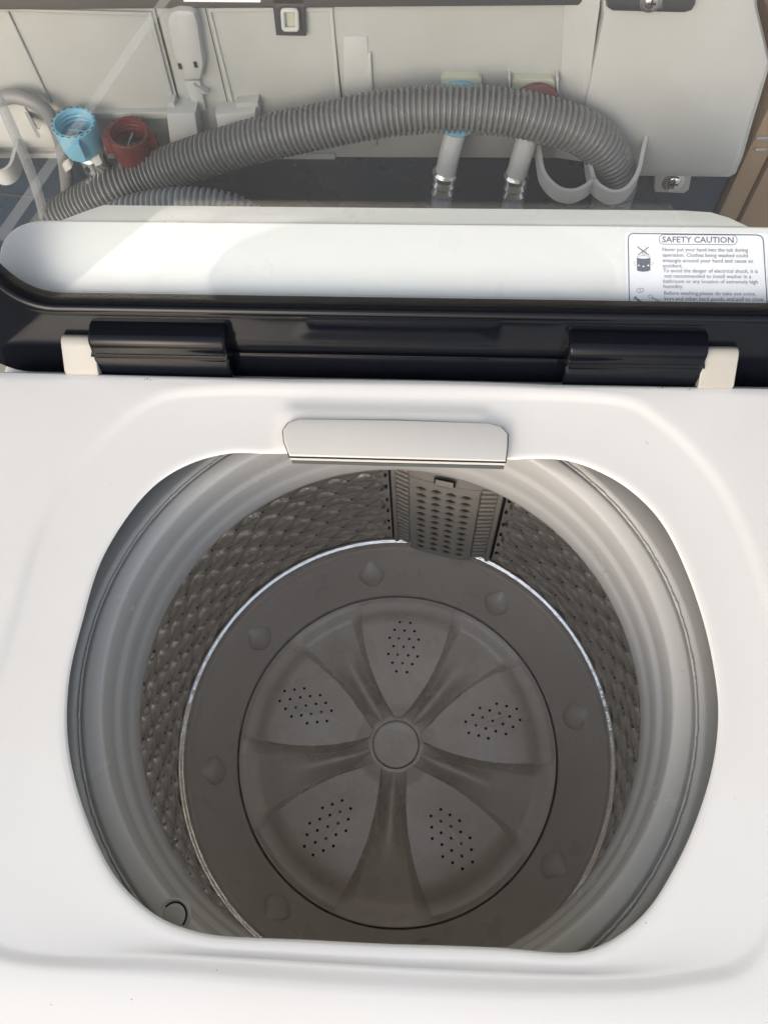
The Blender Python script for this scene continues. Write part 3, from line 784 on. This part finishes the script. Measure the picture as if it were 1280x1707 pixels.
# ================================================================== NEIGHBOURING MACHINE (seen from its back)
NB = thing('washing_machine', 'second washing machine seen from behind through the glass, dark cabinet with dusty white rear cover', 'washing machine')
YC = .455; YD = .468
def W(px, py, y=YC): return Y(px, py, y)
zb = W(500, 262).z
NL, NR = -.48, W(1224, 290).x
MB().box((NL, YD, -.92), (NR + .004, 1.02, zb + .02), .004).build('cabinet', 'navy', NB)
MB().box((NL, YC, zb), (W(985, 100).x, 1.02, W(640, 6).z), .002).build('rear_cover', 'cover', NB)
MB().box((NL - .003, YC - .006, W(640, 6).z + .0003), (W(1005, 5).x, 1.02, .115), .004).build('console_back', 'darkgrey', NB)
def slab(px, y0, th, m, name, bev=.0015, par=NB, **k):      # plate traced on the wall, standing proud by th
    return MB().prism([W(x, y, y0 - th) for x, y in px], (0, th + .001, 0), bev=bev, seg=2).build(name, m, par, ang=35, **k)
# bright under-lip of the cover
MB().box((NL, YC - .004, zb + .001), (W(560, 262).x, YC + .002, zb + .006), .001).build('cover_lip', 'cover', NB)
MB().box((NL, YC + .004, zb - .004), (W(940, 262).x, YD + .002, zb - .0002), 0).build('dark_seam', 'hole', NB)  # dark seam strip below the rear cover
# recessed panels: frames raised around them
slab([(-60, 16), (-60, 12), (252, 20), (296, 190), (289, 190), (246, 27)], YC, .0022, 'cover', 'moulded_rib', .0006)
slab([(8, 22), (14, 20), (86, 172), (80, 176)], YC, .0020, 'cover', 'moulded_rib', .0006)
slab([(346, 13), (556, 13), (556, 20), (352, 20), (390, 172), (384, 172)], YC, .0016, 'cover2', 'moulded_rib', .0005)
slab([(548, 13), (554, 13), (568, 165), (561, 165)], YC, .0020, 'cover2', 'moulded_rib', .0005)
def seam(p0, p1, wd_=.0012, y=YC, m='hole'):
    a1, b1 = W(*p0, y - .0006), W(*p1, y - .0006); d_ = (b1 - a1).normalized(); s_ = Vector((d_.z, 0, -d_.x)) * wd_ / 2
    MB().add([a1 + s_, a1 - s_, b1 - s_, b1 + s_], [(0, 1, 2, 3)]).build('panel_seam', m, NB, smooth=False)
seam((257, 8), (303, 187), .0016); seam((341, 8), (383, 187), .0006); seam((552, 4), (570, 164), .0007); seam((966, 0), (934, 166), .0006)
slab([(572, 60), (612, 60), (618, 150), (930, 150), (955, 30), (975, 30), (935, 180), (575, 180)], YC, .0008, 'cover2', 'recess_edge', .0003)
slab([(612, 92), (618, 88), (622, 160), (616, 160)], YC, .003, 'cover2', 'moulded_rib', .0005)
# cable cover
cc = slab([(277, 45), (278, 28), (284, 20), (296, 16), (316, 17), (325, 23), (330, 38), (340, 108), (335, 134), (307, 136), (300, 118), (291, 100)], YC, .011, 'cover2', 'cable_cover', .004)
slab([(306, 134), (333, 134), (343, 183), (326, 188)], YC, .005, 'cover2', 'cover_tongue', .001)
slab([(322, 140), (346, 156), (330, 157)], YC, .008, 'cover', 'tongue_rib', .0005)
for x, y in ((300, 110), (326, 107)):
    c = W(x, y, YC - .0116); MB().box(c - Vector((.0014, .0003, .0024)), c + Vector((.0014, .0003, .0024)), .0003).build('cover_hole', 'hole', cc)
# ledge boxes
slab([(80, 190), (285, 186), (285, 198), (92, 200)], YC, .006, 'cover', 'moulded_ledge', .001)
slab([(277, 189), (325, 188), (332, 237), (285, 252)], YC, .020, 'cover2', 'moulded_block', .002)
slab([(279, 172), (290, 170), (297, 190), (278, 190)], YC, .012, 'cover', 'moulded_block', .002)
slab([(358, 190), (425, 186), (440, 236), (370, 252)], YC, .016, 'cover2', 'moulded_block', .002)
slab([(392, 172), (430, 168), (434, 188), (394, 190)], YC, .009, 'cover', 'moulded_block', .002)
slab([(594, 222), (628, 222), (628, 243), (600, 245)], YC, .003, 'cover', 'moulded_pad', .001)
# dark tab with white latch hook
tab = slab([(452, -12), (507, -12), (510, 60), (460, 59)], YC, .006, 'darkgrey', 'dark_tab', .001)
hk = MB(); hp_ = [W(x, y, YC - .0085) for x, y in rr_px(471, 16, 494, 48, 3, dx=.06, n=3)]
hk.tube(hp_, .0016, 8, cap=False); hk.build('latch_hook', 'hook', tab)
MB().add([W(x, y, YC - .0066) for x, y in ((474, 19), (490, 19), (493, 45), (477, 45))], [(0, 1, 2, 3)]).build('hook_opening', 'valve', tab, smooth=False)
# white sticker on the dark strip
q = YC - .0066
sk = [Y(305, -30, q), Y(436, -30, q), Y(434, 3, q), Y(306, 2, q)]
MB().add(sk, [(0, 1, 2, 3)]).build('blank_sticker', 'paper', NB, smooth=False)
# right housing: proud box with a sloping cheek on its left and a foot tab
RH = .014
hs = [(1003, 30), (1003, -60), (1255, -60), (1262, 10), (1284, 104), (1255, 200), (1238, 260), (1226, 288), (1216, 294), (975, 291), (967, 225), (972, 180)]
rh = slab(hs, YC, RH, 'cover2', 'side_housing', .005)
ck = [W(943, -60, YC - .0005), W(1008, -60, YC - RH + .003), W(977, 180, YC - RH + .003), W(980, 270, YC - RH + .003), W(925, 262, YC - .0005), W(933, 170, YC - .0005)]
MB().add(ck, [(0, 1, 2, 5), (5, 2, 3, 4)]).build('sloping_cheek', 'cover2', rh, smooth=False)
MB().prism([W(x, y, YC + .0012) for x, y in hs], (0, .5, 0)).build('housing_body', 'cover2', rh)
ft = slab([(1092, 285), (1154, 285), (1148, 316), (1140, 322), (1092, 320), (1090, 315)], YC + .006, .003, 'cover2', 'foot_tab', .001)
def screw(cx, cy, y, R_, par):
    c = W(cx, cy, y); m_ = Matrix.Translation(c) @ Matrix.Rotation(PI / 2, 4, 'X')
    s_ = MB().lathe([(R_ * 1.45, -.0005), (R_ * 1.45, .0003), (R_, .0008), (R_ * .97, .0020), (R_ * .8, .0030), (R_ * .35, .0036), (.0001, .0036)], 32, m_).build('screw', 'chrome', par, ang=40)
    x_ = MB(); x_.box((-R_ * .55, -R_ * .12, .0030), (R_ * .55, R_ * .12, .0038), 0, m_); x_.box((-R_ * .12, -R_ * .55, .0030), (R_ * .12, R_ * .55, .00385), 0, m_)
    x_.build('cross_slot', 'hole', s_)
screw(1122, 303, YC + .003, .0068, ft)
db = slab([(1009, -40), (1165, -40), (1160, 8), (1154, 19), (1140, 23), (1020, 20), (1011, 14)], YC - RH, .008, 'darkgrey', 'dark_bracket', .003)
slab([(1068, -40), (1106, -40), (1104, 14), (1068, 12)], YC - RH - .008, .0015, 'graystrip', 'bracket_recess', .0005, par=db)
screw(1085, 1, YC - RH - .0095, .0052, db)
# hole and seams in the dark cabinet
c = W(500, 291, YD - .0005); MB().lathe([(.0065, 0), (.0001, 0)], 24, Matrix.Translation(c) @ Matrix.Rotation(PI / 2, 4, 'X')).build('punched_hole', 'hole', NB)
seam((0, 322), (118, 334), .0010, YD, 'darkgrey'); seam((0, 323.5), (118, 335.5), .0006, YD, 'graystrip')
seam((60, 249), (96, 257), .0015, YD, 'graystrip')
# valves
for (x0, x1, y0, m_) in ((735, 803, 127, 0), (852, 926, 131, 1)):
    v = slab([(x0, y0 + 4), (x0 + 6, y0), (x1 - 6, y0 + 1), (x1, y0 + 6), (x1, y0 + 42), (x0, y0 + 42)], YC, .007, 'valve', 'inlet_valve', .001)
    for x in ((x0 - 5, x0 - 1), (x1 + 1, x1 + 5)):
        if m_: slab([(x[0], y0), (x[1], y0), (x[1], y0 + 45), (x[0], y0 + 45)], YC, .011, 'cover2', 'valve_guard', .0008, par=v)

# ------------------------------------------------------------------ hose hooks on the neighbour
def band(path, h, th, name, par=NB):
    P_ = resample(spline(path, 8), .002); n_ = len(P_); mb = MB(); vv = []; ff = []
    for i in range(n_):
        d_ = (P_[min(i + 1, n_ - 1)] - P_[max(0, i - 1)]).normalized(); s_ = Vector((-d_.y, d_.x, 0)).normalized() * th / 2
        a1 = P_[i]; vv += [a1 + s_, a1 - s_, a1 - s_ - Vector((0, 0, h)), a1 + s_ - Vector((0, 0, h))]
    for i in range(n_ - 1):
        for q in range(4): ff.append((4 * i + q, 4 * i + (q + 1) % 4, 4 * i + 4 + (q + 1) % 4, 4 * i + 4 + q))
    ff += [(0, 3, 2, 1), (4 * n_ - 4, 4 * n_ - 3, 4 * n_ - 2, 4 * n_ - 1)]
    return fixn(mb.add(vv, ff).build(name, 'hook', par, ang=40))
zk = W(1077, 226, YC - RH).z
hk = band([Z(898, 241, zk), Z(906, 284, zk), Z(929, 310, zk), Z(955, 316, zk), Z(976, 308, zk), Z(990, 296, zk)], .012, .0032, 'hose_hook')
band([Z(990, 296, zk), Z(1002, 309, zk), Z(1024, 318, zk), Z(1047, 310, zk), Z(1064, 284, zk), Z(1071, 254, zk), Z(1077, 226, zk)], .012, .0032, 'hook_loop', hk)
band([Z(990, 296, zk), Z(983, 268, zk), Z(982, 240, zk)], .012, .0032, 'hook_divider', hk)
# left hook plate
hl = slab([(-40, 150), (4, 152), (24, 154), (34, 164), (60, 214), (66, 216), (76, 194), (84, 210), (100, 246), (-40, 246)], YC + .004, .006, 'hook', 'hose_hook', .001)
zk2 = W(0, 150, YC).z
band([Z(-45, 200, -.02), Z(-30, 262, -.02), Z(-8, 283, -.02), Z(14, 276, -.02), Z(24, 250, -.02), Z(30, 215, -.02)], .014, .0032, 'hook_loop', hl)
band([Z(-20, 155, .005), Z(22, 155, .005), Z(36, 172, .005), Z(60, 218, .005)], .006, .0028, 'hook_rim', hl)

# ------------------------------------------------------------------ hoses
def corrugated(path, R_, pitch, m, name, label, cat='hose'):
    P_ = resample(spline(path, 14), pitch / 8); rad = []
    for i in range(len(P_)):
        t = (i / 8) % 1; rad.append(R_ * (.80, .82, .95, .99, 1.0, .99, .95, .82)[i % 8] * (1 + .008 * noise.noise(Vector((i / 40, 0, 0)))))
    return MB().tube(P_, rad, 30).build(name, m, ang=180, label=label, category=cat)
YH = .418
dh = [W(60, 420, .405), W(92, 372, .405), W(130, 346, .408), W(186, 318, .411), W(250, 291, YH), W(350, 256, YH), W(450, 228, YH), W(550, 206, YH), W(640, 189, YH), W(740, 181, YH), W(840, 186, YH), W(895, 196, YH), W(965, 217, YH), W(1008, 250, .420), W(1027, 296, .423)]
p = dh[-1]; dh += [p + Vector((.002, .001, -.03)), p + Vector((0, .002, -.10)), p + Vector((-.02, .002, -.2))]
corrugated(dh, .0174, .00445, 'hose', 'drain_hose', 'long grey corrugated drain hose arching across the second machine into the double white hook')
lp2 = [W(150, 420, .385), W(195, 372, .385), W(245, 354, .388), W(310, 346, .39), W(380, 354, .392), W(440, 385, .392)]
corrugated(lp2, .0175, .0047, 'hose2', 'drain_hose', 'short bend of pale corrugated hose just showing above the white console, under the long hose')

def union_nut(c, R_, h, m, par, ang0, mtx):
    n_ = MB().lathe([(R_ * .84, -h), (R_ * .90, -h), (R_ * .97, -h * .85), (R_ * 1.0, -h * .12), (R_ * 1.02, -h * .10), (R_ * 1.02, -.0005), (R_ * .985, .0), (R_ * .86, .0), (R_ * .845, -.001), (R_ * .80, -.0035), (R_ * .84, -.005), (R_ * .79, -.0068), (R_ * .83, -.0085), (R_ * .78, -.0103), (R_ * .82, -.012), (R_ * .76, -.0150), (R_ * .74, -h * .8)], 64, mtx).build('union_nut', m, par, ang=30)
    for s_ in (0, 1):
        lg = MB(); rm = mtx @ Matrix.Rotation(ang0 + PI * s_, 4, 'Z')
        lg.prism([Vector((R_ * .95, -.0045, -.0015)), Vector((R_ * 1.27, -.0036, -.0030)), Vector((R_ * 1.27, .0036, -.0030)), Vector((R_ * .95, .0045, -.0015))], (0, 0, -h * .62), bev=.0006, mtx=rm)
        lg.build('nut_lug', m, n_, ang=30)
    nt_ = MB()
    for k in range(20):
        a1 = 2 * PI * k / 20; rm = mtx @ Matrix.Rotation(a1, 4, 'Z'); nt_.box((R_ * .955, -.0012, -.0012), (R_ * .995, .0012, .00025), 0, rm)
    nt_.build('rim_notches', 'hole', n_, kind='stuff')
    MB().lathe([(R_ * .74, -h * .72), (.0001, -h * .72)], 40, mtx).build('rubber_seat', 'darkgrey', n_)
    # pale blue strainer with cross bar
    s = MB().lathe([(R_ * .36, -h * .70), (R_ * .30, -h * .60), (R_ * .1, -h * .56), (.0001, -h * .56)], 24, mtx); s.box((-R_ * .05, -R_ * .03, -h * .60), (R_ * .05, R_ * .03, -h * .25), 0, mtx)
    s.box((-R_ * .44, -.0007, -h * .36), (R_ * .44, .0007, -h * .29), .0003, mtx @ Matrix.Rotation(ang0 + PI * .42, 4, 'Z'))
    s.build('strainer', 'bluehose' if m == 'red' else 'blue', n_, ang=40)
    return n_
def tilt(c, tx, ty=0): return Matrix.Translation(c) @ Matrix.Rotation(math.radians(tx), 4, 'X') @ Matrix.Rotation(math.radians(ty), 4, 'Y')
def facing_nut(c, R_, m, par):
    m_ = Matrix.Translation(c) @ Matrix.Rotation(math.radians(62), 4, 'X')
    return MB().lathe([(R_, -.012), (R_, .006), (R_ * .95, .009), (R_ * .6, .011), (.008, .012)], 48, m_).build('union_nut', m, par, ang=35)

# blue hose
BH = thing('inlet_hose', 'water inlet hose with sky blue nuts, its open end standing left of the red one', 'hose')
c = Y(122, 203, .425)
union_nut(c, .0178, .026, 'blue', BH, math.radians(-78), tilt(c, 4, 3))
cr = MB().tube([c + Vector((.003, -.001, -.022)), c + Vector((.0035, -.001, -.027)), c + Vector((.004, -.001, -.030)), c + Vector((.004, -.001, -.040)), c + Vector((.0045, -.001, -.046)), c + Vector((.005, 0, -.050))], [.0085, .0095, .0118, .0118, .0125, .0112], 28)
cr.build('metal_crimp', 'chrome', BH, ang=30)
q = c + Vector((.005, 0, -.046))
MB().tube(spline([q, q + Vector((.006, .001, -.04)), q + Vector((.010, .002, -.10)), q + Vector((.02, .004, -.2))], 8), .0108, 20).build('hose_pipe', 'greyrubber', BH)
hb_ = MB().add([c + Vector((.0005 + .0025 * math.cos(t), -.0129, -.036 + .003 * math.sin(t))) for t in [PI / 4 * k for k in range(8)]], [tuple(range(8))]); hb_.build('crimp_mark', 'hole', BH)
v = W(765, 181, YC - .020)
facing_nut(v, .0200, 'blue', BH)
MB().tube(spline([v + Vector((0, -.008, .000)), W(762, 205, .430), W(757, 228, .428), W(749, 258, .426), W(743, 285, .426)], 6), .0088, 24).build('elbow_pipe', 'pipe', BH)
MB().tube([W(743, 283, .426), W(742, 287, .426), W(741, 293, .426), W(740, 297, .426), W(739, 304, .426), W(738, 309, .426), W(737, 316, .426), W(737, 320, .426)], [.0096, .0112, .0112, .0090, .0108, .0090, .0108, .0090], 28).build('metal_crimp', 'chrome', BH, ang=30)
MB().tube([W(738, 316, .426), W(735, 345, .426), W(730, 400, .426)], .0093, 20).build('hose_pipe', 'bluehose', BH)
# red hose
RHs = thing('inlet_hose', 'water inlet hose with dark red nuts, its open end touching the long corrugated hose', 'hose')
c = Y(213, 219, .425)
union_nut(c, .0172, .026, 'red', RHs, math.radians(8), tilt(c, 6, 6))
q = c + Vector((.004, 0, -.024))
MB().tube([q, q + Vector((0, 0, -.005)), q + Vector((.001, 0, -.022))], [.0085, .0115, .0112], 28).build('metal_crimp', 'chrome', RHs, ang=30)
MB().tube(spline([q + Vector((0, 0, -.02)), q + Vector((.008, .001, -.06)), q + Vector((.012, .002, -.15))], 8), .0105, 20).build('hose_pipe', 'greyrubber', RHs)
v = W(893, 186, YC - .020)
facing_nut(v, .0205, 'red', RHs)
MB().tube(spline([v + Vector((-.004, -.008, -.001)), W(882, 214, .430), W(876, 238, .428), W(868, 265, .426), W(861, 290, .426)], 6), .0088, 24).build('elbow_pipe', 'pipe', RHs)
MB().tube([W(862, 287, .426), W(861, 291, .426), W(860, 297, .426), W(859, 301, .426), W(858, 308, .426), W(857, 313, .426), W(856, 320, .426), W(856, 324, .426)], [.0096, .0112, .0112, .0090, .0108, .0090, .0108, .0090], 28).build('metal_crimp', 'chrome', RHs, ang=30)
MB().tube([W(857, 320, .426), W(854, 345, .426), W(848, 400, .426)], .0093, 20).build('hose_pipe', 'bluehose', RHs)
# small white spring clips under the free ends
for pts in ([(112, 252), (118, 268), (108, 278), (112, 288)], [(160, 250), (168, 262), (150, 272), (160, 290)], [(208, 272), (200, 278), (205, 290)]):
    P_ = [W(x, y, .415) for x, y in pts]; P_[0] += Vector((0, .012, 0))
    mb = MB(); Q = spline(P_, 6); vv = []; ff = []
    for i, p in enumerate(Q):
        for dy, dz in ((-.0012, .004), (.0012, .004), (.0012, -.004), (-.0012, -.004)): vv.append(p + Vector((0, dy, dz)))
    for i in range(len(Q) - 1):
        for k in range(4): ff.append((4 * i + k, 4 * i + (k + 1) % 4, 4 * i + 4 + (k + 1) % 4, 4 * i + 4 + k))
    ff += [(0, 3, 2, 1), tuple(4 * len(Q) - 4 + k for k in range(4))]
    fixn(mb.add(vv, ff).build('spring_clip', 'hook', NB, ang=40))
# grey tube behind the left hook, clear tube in front imitates a reflection
MB().tube(spline([W(-20, 170, .442), W(20, 160, .442), W(52, 168, .440), (W(78, 186, .438)), W(98, 225, .436), W(110, 290, .434), W(118, 400, .434)], 10), .0058, 18).build('grey_tube', 'greyrubber', label='thin grey rubber tube curling down left of the blue nut, behind the white hook', category='tube')
MB().tube(spline([W(-25, 120, .40), W(-2, 165, .40), W(24, 222, .40), W(48, 278, .40), W(68, 338, .40), W(80, 400, .40)], 10), .0042, 18, cap=False).build('reflection_tube', 'tube', label='clear tube shape imitating a curved reflection in front of the white hook at the left edge', category='tube')

# ================================================================== carton on the right
CT = thing('cardboard_box', 'brown cardboard box with two metal staples beside the second washing machine', 'box')
cy = .462
x0 = NR + .006; xs_ = Y(1250, 325, cy).x
ctop = Y(1279, 118, cy).z
MB().box((x0, cy, -.92), (xs_ - .0008, cy + .35, ctop), .002).build('side_panel', 'carton', CT)
MB().box((xs_ + .0008, cy - .004, -.92), (.70, cy + .35, ctop), .002).build('front_panel', 'carton', CT)
MB().box((xs_ - .0008, cy + .004, -.92), (xs_ + .0008, cy + .34, ctop - .002), 0).build('joint_gap', 'hole', CT)
for (x, y) in ((1270, 229), (1268, 248)):
    c = Y(x, y, cy - .001)
    c.x = max(c.x, x0 + .004)
    MB().box(c - Vector((.0050, .0010, .0016)), c + Vector((.0050, .0010, .0016)), .0008, seg=2).build('staple', 'chrome', CT)
# pale wall behind, and an unseen roof added to shade the rear of the panel
MB().box((-2.6, 1.30, -.93), (2.6, 1.42, 1.45), 0).build('wall', 'cream', label='pale yellow wall just showing at the top right corner behind the cardboard box', category='wall')
MB().box((-2.6, SHADE_ROOF_Y, 1.45), (2.6, 1.42, 1.53), .01).build('added_shade_roof', 'shade_roof', kind='structure')  # out-of-view slab, added only to shade the rear
